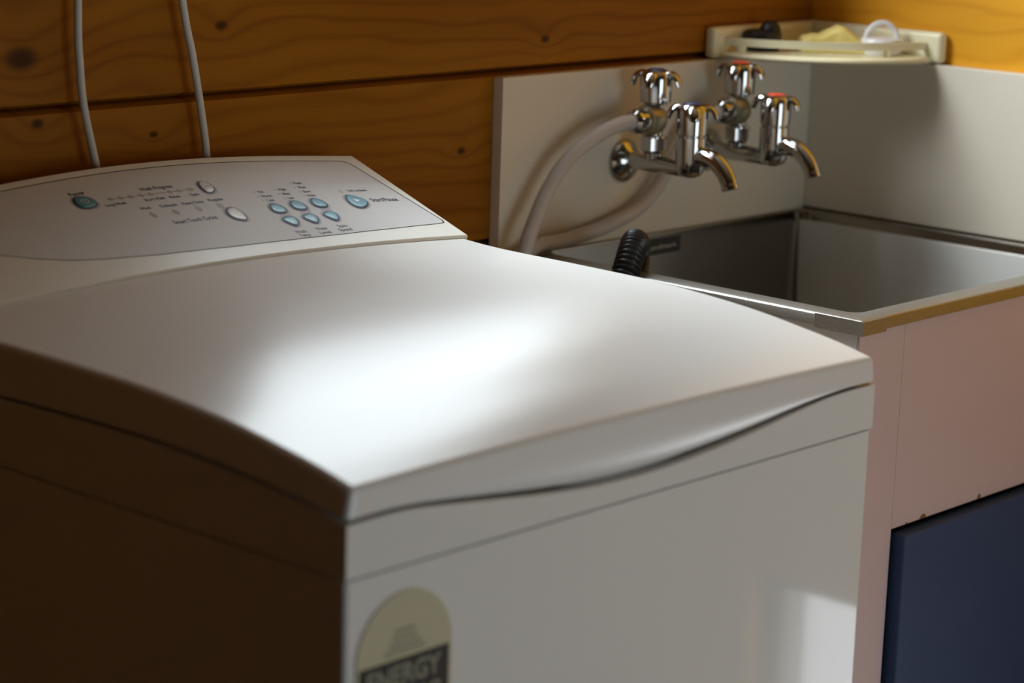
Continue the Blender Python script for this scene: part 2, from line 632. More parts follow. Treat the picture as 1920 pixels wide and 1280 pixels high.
def build_deck():
    """upper surround of the machine, its top edge following the lid"""
    bm = bmesh.new()
    n = 48
    g = 0.0030
    xs = [W * i / n for i in range(n + 1)]
    ys = [D * j / n for j in range(n + 1)]
    per = []       # (x, y, top z) round the outline, counter-clockwise from the front left
    for x in xs[:-1]:
        per.append((x, 0.0, lip_z(x) - g))
    for y in ys[:-1]:
        per.append((W, y, (interp(lid_bot, y) if y < 0.46 else 0.925) - g))
    for x in xs[::-1][:-1]:
        per.append((x, D, 0.922))
    for y in ys[::-1][:-1]:
        per.append((0.0, y, (interp(lid_bot, y) if y < 0.46 else 0.925) - g))
    cx, cy = 0.3, 0.32
    def ins(p, d, dz):
        x, y, zt = p
        return (cx + (x - cx) * (1 - d / 0.30), cy + (y - cy) * (1 - d / 0.32), zt + dz)
    low = [(x, y, SEAM + 0.0008 - 0.006 * y / D) for x, y, _ in per]
    lin = [ins(p, 0.006, 0.0) for p in low]
    r1 = [ins(p, 0.0, -0.0022) for p in per]
    r2 = [ins(p, 0.0006, -0.0007) for p in per]
    r3 = [ins(p, 0.0022, 0.0) for p in per]
    inn = [(cx + (x - cx) * 0.90, cy + (y - cy) * 0.90, zt - 0.0005) for x, y, zt in per]
    inl = [(cx + (x - cx) * 0.88, cy + (y - cy) * 0.88, 0.862) for x, y, zt in per]
    add_rings(bm, [lin, low, r1, r2, r3, inn, inl], cap0=True, cap1=True)
    return flat_faces(from_bm('top_deck', bm, 'enamel', washer, 40))


build_deck()


def build_cabinet():
    bm = bmesh.new()
    r = 0.004

    def ring(z, ins):
        out = []
        for cx, cy, a0 in ((W - r - ins, 0 + r + ins, -90), (W - r - ins, D - r - ins, 0), (0 + r + ins, D - r - ins, 90), (0 + r + ins, 0 + r + ins, 180)):
            for k in range(5):
                a = math.radians(a0 + 22.5 * k)
                out.append((cx + r * math.cos(a), cy + r * math.sin(a), z))
        return out
    rings = [ring(0.03, 0.0006), ring(SEAM - 0.0012, 0.0006), ring(SEAM - 0.0008, 0.0010), ring(SEAM - 0.0008, 0.006), ring(SEAM - 0.0004, 0.012), ring(SEAM + 0.02, 0.014)]
    for rr in rings[1:]:
        for i, p in enumerate(rr):
            rr[i] = (p[0], p[1], p[2] - 0.006 * p[1] / D)
    add_rings(bm, rings)
    return flat_faces(from_bm('cabinet', bm, 'enamel', washer, 35))


build_cabinet()
for fx in (0.07, 0.53):
    for fy in (0.07, 0.57):
        bm = bmesh.new()
        add_lathe(bm, (fx, fy, 0), (0, 0, 1), [(0, 0.024), (0.008, 0.024), (0.012, 0.012), (0.034, 0.012)], 16)
        from_bm('foot', bm, 'rubber', washer, 40)

# console ------------------------------------------------------------
CON_Y0, CON_Y1 = 0.4705, 0.6355


def con_top(x):
    return ((((0.6568 * x - 0.8012) * x + 0.0874) * x + 0.1087) * x) + 1.004


def con_pt(x, t, off=0.0):
    q = dome(x)
    z0 = 0.955 + 0.0103 * q
    p = Vector((x, CON_Y0 + (CON_Y1 - CON_Y0) * t, z0 + (con_top(x) - z0) * t))
    if off:
        e = 1e-3
        du = con_pt(x + e, t) - con_pt(x - e, t)
        dv = con_pt(x, t + e) - con_pt(x, t - e)
        p = p + du.cross(dv).normalized() * off
    return p


SLOPE = 0.178      # metres up the console face for t = 0..1


def build_console():
    bm = bmesh.new()
    nx, nt = 40, 10
    xs = [W * i / nx for i in range(nx + 1)]
    face = [[bm.verts.new(con_pt(x, j / nt)) for x in xs] for j in range(nt + 1)]
    for j in range(nt):
        for i in range(nx):
            bm.faces.new((face[j][i], face[j][i + 1], face[j + 1][i + 1], face[j + 1][i]))
    lipb = [bm.verts.new((x, CON_Y0 + 0.002, face[0][i].co.z - 0.0045)) for i, x in enumerate(xs)]
    und = [bm.verts.new((x, CON_Y0 + 0.012, 0.925)) for x in xs]
    bkl = [bm.verts.new((x, D, 0.920)) for x in xs]
    bku = [bm.verts.new((x, D, face[nt][i].co.z - 0.006)) for i, x in enumerate(xs)]
    loop = [face[0], lipb, und, bkl, bku, face[nt]]
    for a, b in zip(loop[:-1], loop[1:]):
        for i in range(nx):
            bm.faces.new((a[i], b[i], b[i + 1], a[i + 1]))
    for i in (0, nx):
        bm.faces.new([face[j][i] for j in range(nt + 1)] + [bku[i], bkl[i], und[i], lipb[i]])
    o = from_bm('console', bm, 'console_plastic', washer)
    bv = o.modifiers.new('bevel', 'BEVEL')
    bv.width = 0.0022
    bv.segments = 3
    bv.limit_method = 'ANGLE'
    bv.angle_limit = math.radians(40)
    for p in o.data.polygons:
        p.use_smooth = True
    o.data.set_sharp_from_angle(angle=math.radians(45))
    return o


console = build_console()

film_pts = [(0.5728, 0.9173), (0.5794, 0.8901), (0.5862, 0.5342), (0.5928, 0.1856), (0.5905, 0.160), (0.5814, 0.152), (0.5150, 0.1290),
            (0.4499, 0.1155), (0.3850, 0.1130), (0.3226, 0.1175), (0.2439, 0.1435), (0.1931, 0.1842), (0.1624, 0.2247), (0.1342, 0.2981), (0.1094, 0.3916),
            (0.075, 0.52), (0.042, 0.66), (0.028, 0.80), (0.034, 0.90), (0.055, 0.918), (0.115, 0.922), (0.1709, 0.924), (0.2506, 0.928),
            (0.3297, 0.930), (0.3891, 0.929), (0.4624, 0.926), (0.5165, 0.921)]


def patch_faces(bm, outline, off, mat=0, edge=0.0, rows=40):
    """a closed outline in console coordinates filled as a strip mesh that follows the curved face"""
    xs0 = min(p[0] for p in outline)
    xs1 = max(p[0] for p in outline)
    n = len(outline)

    def cuts(x):
        t = []
        for i in range(n):
            (xa, ta), (xb, tb) = outline[i], outline[(i + 1) % n]
            if (xa <= x < xb) or (xb <= x < xa):
                t.append(ta + (tb - ta) * (x - xa) / (xb - xa))
        return (min(t), max(t)) if len(t) >= 2 else None
    cols = []
    for i in range(rows + 1):
        u = 0.5 - 0.5 * math.cos(math.pi * i / rows)
        x = xs0 + (xs1 - xs0) * min(max(u, 1e-4), 1 - 1e-4)
        c = cuts(x)
        if c:
            cols.append([bm.verts.new(con_pt(x, c[0] + (c[1] - c[0]) * k / 6, off)) for k in range(7)])
    for a, b in zip(cols[:-1], cols[1:]):
        for k in range(6):
            f = bm.faces.new((a[k], b[k], b[k + 1], a[k + 1]))
            f.material_index = mat
    if edge:
        rim = [c[0] for c in cols] + [c[-1] for c in cols][::-1]
        low = [bm.verts.new(v.co - Vector((0, -0.35, 0.94)) * edge) for v in rim]
        for i in range(len(rim)):
            j = (i + 1) % len(rim)
            f = bm.faces.new((rim[i], rim[j], low[j], low[i]))
            f.material_index = mat


def grow(outline, d):
    """push an outline outwards by d metres"""
    n = len(outline)
    out = []
    for i in range(n):
        ax, at = outline[i - 1]
        bx, bt = outline[(i + 1) % n]
        ex, et = bx - ax, (bt - at) * SLOPE
        l = math.hypot(ex, et) or 1
        out.append((outline[i][0] + et / l * d, outline[i][1] - ex / l * d / SLOPE))
    return out


def ccw(outline):
    a = sum(outline[i - 1][0] * outline[i][1] - outline[i][0] * outline[i - 1][1] for i in range(len(outline)))
    return outline if a > 0 else outline[::-1]


film_out = ccw(film_pts)
bm = bmesh.new()
patch_faces(bm, [(x + (0.0012 if x > 0.565 else 0), t + (0.004 if t > 0.85 else 0)) for x, t in grow(film_out, 0.0009)], 0.00012, 0, rows=90)
from_bm('film_edge', bm, 'gap', console, 60)
bm = bmesh.new()
patch_faces(bm, film_out, 0.0003, 0, edge=0.0002, rows=90)
from_bm('control_film', bm, 'film', console, 60)

FILM = 0.0003


def add_outline_solid(bm, outline, layers, mat):
    """layers = (grow, offset above the film)"""
    rings = []
    for gr, of in layers:
        rings.append([con_pt(x, t, FILM + of) for x, t in grow(outline, gr)])
    add_rings(bm, rings, cap0=False, cap1=True, mat=mat)


def closed(outline, k=5):
    p = spline([(x, t, 0) for x, t in ccw(outline)], k, True)
    p = [(v.x, v.y) for v in p]
    for _ in range(14):       # round the outline off
        p = [((p[i - 1][0] + 2 * p[i][0] + p[(i + 1) % len(p)][0]) / 4, (p[i - 1][1] + 2 * p[i][1] + p[(i + 1) % len(p)][1]) / 4) for i in range(len(p))]
    return grow(p, 0.0005)


btop = [(0.4127, 0.4597), (0.4177, 0.4647), (0.422, 0.4527), (0.424, 0.4238), (0.4233, 0.3858), (0.4193, 0.367), (0.4134, 0.3641), (0.4084, 0.3758), (0.4071, 0.404), (0.4091, 0.4351)]
bbot = [(0.4056, 0.3079), (0.4126, 0.329), (0.4187, 0.3294), (0.422, 0.3104), (0.4203, 0.2738), (0.4161, 0.2396), (0.4116, 0.2274), (0.4093, 0.2402), (0.4067, 0.2639), (0.4052, 0.2867)]
bstart = [(0.513, 0.4969), (0.519, 0.5088), (0.5247, 0.4949), (0.5299, 0.4693), (0.5315, 0.433), (0.5285, 0.3987), (0.5205, 0.367), (0.5128, 0.359), (0.508, 0.3787), (0.5072, 0.4198), (0.5097, 0.4654)]
bpower = [(0.227, 0.7441), (0.2323, 0.7522), (0.2388, 0.7433), (0.2428, 0.7132), (0.2428, 0.6754), (0.2411, 0.65), (0.235, 0.6363), (0.2276, 0.6375), (0.2232, 0.6562), (0.2227, 0.6901), (0.2246, 0.7246)]
badv = [(0.3651, 0.7395), (0.3702, 0.7429), (0.3747, 0.7216), (0.3761, 0.6863), (0.3746, 0.6535), (0.3693, 0.629), (0.3634, 0.6246), (0.3608, 0.6511), (0.3621, 0.6984)]
bbig = [(0.3573, 0.4437), (0.3637, 0.4641), (0.369, 0.4643), (0.3721, 0.44), (0.3724, 0.3917), (0.37, 0.3461), (0.3659, 0.3291), (0.3609, 0.3394), (0.3561, 0.3601), (0.3545, 0.3988)]


def mv(o, dx, dt):
    return [(x + dx, t + dt) for x, t in o]


def icon_bar(bm, x0, t0, x1, t1, w, off, mat):
    """thin printed stroke"""
    dx, dt = x1 - x0, (t1 - t0) * SLOPE
    l = math.hypot(dx, dt)
    nx_, nt_ = -dt / l * w / 2, dx / l * w / 2 / SLOPE
    q = [(x0 + nx_, t0 + nt_), (x0 - nx_, t0 - nt_), (x1 - nx_, t1 - nt_), (x1 + nx_, t1 + nt_)]
    f = bm.faces.new([bm.verts.new(con_pt(a, b, off)) for a, b in q])
    f.material_index = mat




def button(outline, mat, label, icon=None, rim=0.0012, halo=0.0026):
    o = closed(outline)
    halo_bm = bmesh.new()
    add_rings(halo_bm, [[con_pt(x, t, FILM + 0.00005) for x, t in grow(o, halo)], [con_pt(x, t, FILM + 0.00008) for x, t in grow(o, halo - 0.0012)]], cap0=False, cap1=True)
    from_bm('button_surround', halo_bm, 'halo', console, 60)
    bm = bmesh.new()
    add_outline_solid(bm, o, [(0.0004, 0.0001), (0.0004, 0.0005), (-0.0004, 0.0007)], 0)
    add_outline_solid(bm, o, [(-rim, 0.0006), (-rim - 0.0003, 0.0012), (-rim - 0.0016, 0.0015), (-rim - 0.0030, 0.0016)], 1)
    cx = sum(p[0] for p in o) / len(o)
    ct = sum(p[1] for p in o) / len(o)
    top = FILM + 0.00172
    mats = ['ink', mat]
    if icon == 'play':
        mats.append('white_ink')
        f = bm.faces.new([bm.verts.new(con_pt(cx + a, ct + b / SLOPE, top)) for a, b in ((-0.0028, -0.0036), (0.0040, 0.0), (-0.0028, 0.0036))])
        f.material_index = 2
    if icon == 'power':
        mats.append('white_ink')
        for k in range(20):
            a0, a1 = 2 * math.pi * k / 20, 2 * math.pi * (k + 1) / 20
            icon_bar(bm, cx + 0.0036 * math.cos(a0), ct + 0.0036 * math.sin(a0) / SLOPE, cx + 0.0036 * math.cos(a1), ct + 0.0036 * math.sin(a1) / SLOPE, 0.0006, top, 2)
        icon_bar(bm, cx, ct - 0.0018 / SLOPE, cx, ct + 0.0018 / SLOPE, 0.0006, top, 2)
    if icon == 'skip':
        mats.append('ink_pale')
        for s in (-0.0026, 0.0004):
            f = bm.faces.new([bm.verts.new(con_pt(cx + a + s, ct + b / SLOPE, top)) for a, b in ((0, -0.0016), (0.0024, 0.0), (0, 0.0016))])
            f.material_index = 2
        icon_bar(bm, cx + 0.0031, ct - 0.0016 / SLOPE, cx + 0.0031, ct + 0.0016 / SLOPE, 0.0006, top, 2)
    b = from_bm('button', bm, mats, console, 50)
    b['label'] = label
    return b


tc_ = [(0.4163, 0.4131), (0.4435, 0.4267), (0.4709, 0.4382)]
bc_ = [(0.4130, 0.2790), (0.4388, 0.2860), (0.4655, 0.2945)]
for k, nm in enumerate(('wash temperature', 'water level', 'spin speed')):
    button(mv(btop, tc_[k][0] - tc_[0][0], tc_[k][1] - tc_[0][1]), 'btn_blue', 'upper blue %s button' % nm)
    button(mv(bbot, bc_[k][0] - bc_[0][0], bc_[k][1] - bc_[0][1]), 'btn_blue', 'lower blue %s button' % nm)
button(bstart, 'btn_blue', 'large blue start button with a white arrow', 'play')
button(bpower, 'btn_teal', 'teal power button', 'power')
button(badv, 'btn_white', 'small white button with a dark rim', 'skip')
button(bbig, 'btn_white', 'large white cycle button with a dark rim')
# pale bands that tie each upper button to the lower one
for k in range(3):
    a, b = tc_[k], bc_[k]
    halo_bm = bmesh.new()
    add_rings(halo_bm, [[con_pt(x, t, FILM + 0.00006) for x, t in
                         ((a[0] - 0.006, a[1] - 0.03), (b[0] - 0.005, b[1] + 0.02), (b[0] + 0.008, b[1] + 0.03), (a[0] + 0.008, a[1] - 0.02))],
                        [con_pt(x, t, FILM + 0.00009) for x, t in
                         ((a[0] - 0.005, a[1] - 0.03), (b[0] - 0.004, b[1] + 0.02), (b[0] + 0.007, b[1] + 0.03), (a[0] + 0.007, a[1] - 0.02))]], cap0=False)
    from_bm('button_surround', halo_bm, 'halo', console, 60)

# printed words: (words, x of left end, x of right end, t of the middle, cap height in metres)
words = [('Power', 0.2271, 0.2437, 0.785, 0.0046), ('Wash Progress', 0.298, 0.3347, 0.735, 0.0045), ('Long Wash', 0.2479, 0.2705, 0.636, 0.0034),
         ('Short Wash', 0.2904, 0.3132, 0.632, 0.0034), ('Rinse', 0.3187, 0.3304, 0.631, 0.0034), ('Spin', 0.3425, 0.3523, 0.6305, 0.0034),
         ('Wool', 0.2763, 0.2874, 0.561, 0.0037), ('Delicate', 0.2984, 0.3169, 0.558, 0.0037), ('Heavy Duty', 0.3223, 0.3475, 0.556, 0.0037),
         ('Regular', 0.3538, 0.3712, 0.561, 0.0037), ('Smart Touch Cycles', 0.292, 0.3411, 0.397, 0.0046),
         ('Hot', 0.4181, 0.425, 0.600, 0.0034), ('Warm', 0.416, 0.4281, 0.552, 0.0034), ('Cold', 0.4155, 0.4246, 0.5055, 0.0034),
         ('High', 0.4448, 0.4542, 0.6105, 0.0034), ('Med', 0.4434, 0.4519, 0.562, 0.0034), ('Low', 0.443, 0.4504, 0.515, 0.0034),
         ('Fast', 0.4729, 0.4828, 0.670, 0.0034), ('Med', 0.4719, 0.4805, 0.621, 0.0034), ('Slow', 0.4707, 0.4801, 0.574, 0.0034),
         ('Hold', 0.4696, 0.4792, 0.529, 0.0034), ('Lid Locked', 0.5263, 0.5508, 0.563, 0.0034), ('Start/Pause', 0.539, 0.5744, 0.447, 0.0056),
         ('Wash', 0.402, 0.4156, 0.175, 0.0044), ('Temp', 0.4023, 0.4148, 0.1385, 0.0044), ('Water', 0.4283, 0.4431, 0.185, 0.0044),
         ('Level', 0.4279, 0.4413, 0.1445, 0.0044), ('Spin', 0.4568, 0.4688, 0.1925, 0.0044), ('Speed', 0.4528, 0.4688, 0.154, 0.0044)]
for s, xa, xb, tm, cap in words:
    vs, fs = text_mesh(s)
    bm = bmesh.new()
    cap *= 1.25 if tm > 0.2 else 1.05
    bv_ = [bm.verts.new(con_pt(xa + u * (xb - xa), tm + (v - 0.5) * cap / SLOPE, FILM + 0.00012)) for u, v in vs]
    for f in fs:
        try:
            bm.faces.new([bv_[i] for i in f])
        except Exception:
            pass
    from_bm('printed_word', bm, 'ink', console)

# progress marks, cycle drops and indicator windows
dia = [(0.2598, 0.6868), (0.2705, 0.6843), (0.2815, 0.6825), (0.293, 0.6811), (0.3035, 0.6805), (0.3254, 0.680), (0.3363, 0.6805), (0.3487, 0.683)]
for i, (x, t) in enumerate(dia):
    a, b_ = 0.0042, 0.0034 / SLOPE
    q = [(x - a, t), (x, t - b_), (x + a * (1.5 if i == 7 else 1), t), (x, t + b_)]
    bm = bmesh.new()
    add_rings(bm, [[con_pt(u, v, FILM + 0.00010) for u, v in q]], cap0=False)
    from_bm('progress_mark', bm, 'ink_pale', console)
for (xa, ta), (xb, tb) in zip(dia[:-1], dia[1:]):
    bm = bmesh.new()
    icon_bar(bm, xa, ta, xb, tb, 0.0013, FILM + 0.00009, 0)
    from_bm('progress_line', bm, 'ink_pale', console)
for x, t in [(0.2815, 0.4918), (0.3069, 0.4913), (0.3331, 0.4935), (0.3592, 0.4994)]:
    pts = [(x + 0.0032 * math.sin(k / 12 * 2 * math.pi) * (1 - 0.55 * max(0, math.cos(k / 12 * 2 * math.pi))), t + 0.0055 * math.cos(k / 12 * 2 * math.pi) / SLOPE) for k in range(12)]
    bm = bmesh.new()
    add_rings(bm, [[con_pt(u, v, FILM + 0.00010) for u, v in pts]], cap0=False)
    from_bm('cycle_mark', bm, 'ink_pale', console)
for x, t in [(0.4138, 0.5989), (0.4127, 0.5532), (0.4117, 0.5076), (0.4403, 0.6082), (0.4393, 0.5614), (0.4384, 0.5104), (0.4691, 0.6685),
             (0.468, 0.6204), (0.4668, 0.5739), (0.4661, 0.5285), (0.5166, 0.5571)]:
    r_ = 0.0026 if x > 0.5 else 0.0015
    bm = bmesh.new()
    add_rings(bm, [[con_pt(x + r_ * math.cos(k * math.pi / 5), t + r_ * 1.2 * math.sin(k * math.pi / 5) / SLOPE, FILM + 0.00010) for k in range(10)]], cap0=False)
    from_bm('indicator_window', bm, 'led', console)

# energy rating label on the front ------------------------------------
bm = bmesh.new()
LX0, LX1 = 0.0095, 0.1000
LC, LR = 0.5 * (LX0 + LX1), 0.5 * (LX1 - LX0)
zc = 0.7965
prof = [(LX0, 0.66), (LX0, zc)] + [(LC - LR * math.cos(a), zc + LR * math.sin(a)) for a in [math.pi * k / 28 for k in range(1, 28)]] + [(LX1, zc), (LX1, 0.66)]
add_rings(bm, [[(x, -0.0003, z_) for x, z_ in prof], [(x, -0.0006, z_) for x, z_ in prof]])
elabel = from_bm('energy_label', bm, 'label_cream', washer)
elabel['label'] = 'arched cream sticker with a black band'
box('label_band', LX0 + 0.003, LX1 - 0.003, -0.0010, -0.0006, 0.752, 0.7945, 'label_black', elabel)
bm = bmesh.new()
for s, xa, xb, zb, cap in (('ENERGY', 0.0195, 0.0895, 0.7762, 0.0140), ('RATING', 0.0195, 0.0895, 0.7565, 0.0140)):
    vs, fs = text_mesh(s)
    vv = [bm.verts.new((xa + u * (xb - xa), -0.0012, zb + v * cap)) for u, v in vs]
    for f in fs:
        bm.faces.new([vv[i] for i in f])
from_bm('label_lettering', bm, 'label_text', elabel)
bm = bmesh.new()
for z_, x0, x1 in ((0.8130, 0.045, 0.064), (0.8080, 0.043, 0.066), (0.8030, 0.040, 0.070), (0.7985, 0.036, 0.074)):
    x = x0
    random.seed(int(z_ * 1e4))
    while x < x1:
        w_ = random.uniform(0.002, 0.005)
        add_box(bm, x, min(x + w_, x1), -0.0009, -0.0006, z_, z_ + 0.0026)
        x += w_ + 0.0012
from_bm('faded_small_print', bm, 'label_faded', elabel)

# ------------------------------------------------------------------ splashback boards
SPL_Y, SPL_X, SPL_Z = 0.657, 1.407, 1.0740
o = box('splashback_board', 0.842, SPL_X, SPL_Y, WALL_Y, 0.80, SPL_Z, 'paint_white', None, 0.0015)
tag(o, 'white painted splashback board behind the chrome taps', 'splashback')
o = box('splashback_board', SPL_X, WALL_X, 0.16, WALL_Y, 0.8790, SPL_Z, 'paint_white', None, 0.0015)
tag(o, 'white painted splashback board along the side wall, under the cream caddy', 'splashback')

# ------------------------------------------------------------------ laundry tub and its cabinet
SX0, SX1, SY0, SY1, SZ = 0.880, 1.405, 0.203, 0.6555, 0.8775
sink = empty('laundry_tub', (0.5 * (SX0 + SX1), 0.5 * (SY0 + SY1), 0.865))
tag(sink, 'stainless steel laundry tub set in the pale cabinet under the taps', 'sink')


def rrect(x0, x1, y0, y1, r, z, n=6):
    out = []
    for cx, cy, a0 in ((x1 - r, y0 + r, -90), (x1 - r, y1 - r, 0), (x0 + r, y1 - r, 90), (x0 + r, y0 + r, 180)):
        for k in range(n + 1):
            a = math.radians(a0 + 90.0 * k / n)
            out.append((cx + r * math.cos(a), cy + r * math.sin(a), z))
    return out


IX0, IX1, IY0, IY1 = SX0 + 0.030, SX1 - 0.008, SY0 + 0.030, SY1 - 0.003
bm = bmesh.new()
add_rings(bm, [rrect(IX0, IX1, IY0, IY1, 0.016, SZ - 0.0012), rrect(IX0 + 0.001, IX1 - 0.001, IY0 + 0.001, IY1 - 0.0005, 0.018, SZ - 0.004),
               rrect(IX0 + 0.004, IX1 - 0.0012, IY0 + 0.004, IY1 - 0.0007, 0.030, SZ - 0.20),
               rrect(IX0 + 0.020, IX1 - 0.020, IY0 + 0.020, IY1 - 0.014, 0.05, SZ - 0.235),
               rrect(IX0 + 0.060, IX1 - 0.060, IY0 + 0.060, IY1 - 0.060, 0.05, SZ - 0.242)], cap0=False)
from_bm('basin', bm, 'steel', sink, 50)
# rim: flat flange with a turned-down edge
bm = bmesh.new()
add_rings(bm, [rrect(SX0, SX1, SY0, SY1, 0.003, SZ - 0.0125), rrect(SX0, SX1, SY0, SY1, 0.003, SZ - 0.002), rrect(SX0 + 0.0008, SX1 - 0.0005, SY0 + 0.0008, SY1 - 0.0005, 0.003, SZ - 0.0006),
               rrect(SX0 + 0.003, SX1 - 0.002, SY0 + 0.003, SY1 - 0.001, 0.003, SZ),
               rrect(IX0 - 0.003, IX1 + 0.002, IY0 - 0.003, IY1 + 0.001, 0.016, SZ), rrect(IX0, IX1, IY0, IY1, 0.016, SZ - 0.0014)], cap0=False, cap1=False)
from_bm('rim', bm, 'rim_steel', sink, 50)
# folded corner clip
bm = bmesh.new()
e = 0.0012
cl = [(SX0 - e, SY0 + 0.057), (SX0 - e, SY0 - e), (SX0 + 0.040, SY0 - e), (SX0 + 0.040, SY0 + 0.0004), (SX0 + 0.0004, SY0 + 0.0004), (SX0 + 0.0004, SY0 + 0.057)]
add_rings(bm, [[(x, y, SZ - 0.0148) for x, y in cl], [(x, y, SZ - 0.0004) for x, y in cl]])
from_bm('corner_clip', bm, 'rim_steel', sink, 40)['label'] = 'folded steel clip at the rim corner'
# maker's plate on the back wall of the basin
mp_ = box('maker_plate', 1.082, 1.1505, IY1 - 0.0035, IY1 - 0.0004, 0.8515, 0.8705, 'label_black', sink, 0.0004)
bm = bmesh.new()
vs, fs = text_mesh('Landmark')
vv = [bm.verts.new((1.090 + u * 0.054, IY1 - 0.0038, 0.8582 + v * 0.0052)) for u, v in vs]
for f in fs:
    bm.faces.new([vv[i] for i in f])
from_bm('plate_lettering', bm, 'ink_pale', mp_)

cabn = empty('sink_cabinet', (0.5 * (SX0 + SX1), 0.43, 0))
tag(cabn, 'pale painted tub cabinet with a blue door', 'cabinet')
CX0, CX1, CY0, CY1, CZ = 0.884, 1.404, 0.208, 0.650, SZ - 0.0125
DX0, DZ1 = 0.963, 0.648       # door opening
box('side_panel', CX0, CX0 + 0.016, CY0 + 0.0032, CY1, 0, CZ, 'cab_side', cabn, 0.0008)
box('side_panel', CX1 - 0.016, CX1, CY0 + 0.0032, CY1, 0, CZ, 'cab_side', cabn, 0.0008)
box('back_panel', CX0 + 0.0165, CX1 - 0.0165, CY1 - 0.008, CY1, 0.0, 0.60, 'cab_dark', cabn)
box('gap_shade_panel', CX0 + 0.02, CX1 - 0.02, CY0 + 0.05, CY0 + 0.054, 0.02, 0.62, 'cab_dark', cabn)  # added black sheet, stands for the shade seen through the door gap
box('stile', CX0, DX0, CY0, CY0 + 0.003, 0, CZ, 'cab_front', cabn, 0.0003)
front = box('top_rail', DX0 + 0.0004, CX1 - 0.0404, CY0, CY0 + 0.003, DZ1, CZ, 'cab_front', cabn, 0.0003)
box('stile', CX1 - 0.04, CX1, CY0, CY0 + 0.003, 0, CZ, 'cab_front', cabn, 0.0003)
for (x, w_, h_) in ((0.9905, 0.004, 0.002), (1.021, 0.012, 0.005), (1.130, 0.007, 0.006)):
    bm = bmesh.new()
    prof = [(x - w_ / 2, DZ1), (x + w_ / 2, DZ1), (x + w_ * 0.42, DZ1 + h_ * 0.7), (x + w_ * 0.05, DZ1 + h_), (x - w_ * 0.35, DZ1 + h_ * 0.6)]
    add_rings(bm, [[(a, CY0 - 0.0003, b_) for a, b_ in prof], [(a, CY0 + 0.001, b_) for a, b_ in prof]])
    from_bm('paint_chip', bm, 'chip', front)
box('door', DX0 + 0.0075, CX1 - 0.046, CY0 - 0.013, CY0 + 0.006, 0.04, DZ1 - 0.006, 'door_blue', cabn, 0.0025, 3)

# ------------------------------------------------------------------ taps
PIPE_Z = 0.9690


def handle(o, z0, ztop, r, dot, rot, parent):
    """capstan head: straight skirt, domed top, four short drooping wings, coloured cap"""
    bm = bmesh.new()
    ox, oy = o
    h = ztop - z0
    add_lathe(bm, (ox, oy, z0), (0, 0, 1), [(0, r * 0.86), (0.0012, r * 0.96), (h * 0.5, r * 1.0), (h * 0.74, r * 1.0), (h * 0.87, r * 0.95), (h * 0.95, r * 0.82), (h * 0.985, r * 0.60)], 32)
    for k in range(4):
        a = rot + k * math.pi / 2
        c, s_ = math.cos(a), math.sin(a)
        rings = []
        for q, (rad, zz, wd, th) in enumerate(((r * 0.60, h * 0.86, 0.0080, 0.0046), (r * 1.00, h * 0.88, 0.0080, 0.0044), (r * 1.27, h * 0.81, 0.0075, 0.0042), (r * 1.45, h * 0.66, 0.0066, 0.0036), (r * 1.52, h * 0.52, 0.0048, 0.0026))):
            ring = []
            for i in range(10):
                b = 2 * math.pi * i / 10
                ly, lz = wd * math.cos(b), th * math.sin(b)
                tilt = (0, 0.1, 0.5, 0.85, 0.95)[q]
                rx = rad + lz * tilt
                ring.append((ox + rx * c - ly * s_, oy + rx * s_ + ly * c, z0 + zz + lz * (1 - tilt * 0.6)))
            rings.append(ring)
        add_rings(bm, rings)
    hd = from_bm('handle', bm, 'chrome', parent, 40)
    bm = bmesh.new()
    add_lathe(bm, (ox, oy, z0), (0, 0, 1), [(h * 0.95, r * 0.62), (h * 1.0, r * 0.60), (h * 1.035, r * 0.48), (h * 1.045, r * 0.1)], 28)
    from_bm('indicator_cap', bm, dot, hd, 40)


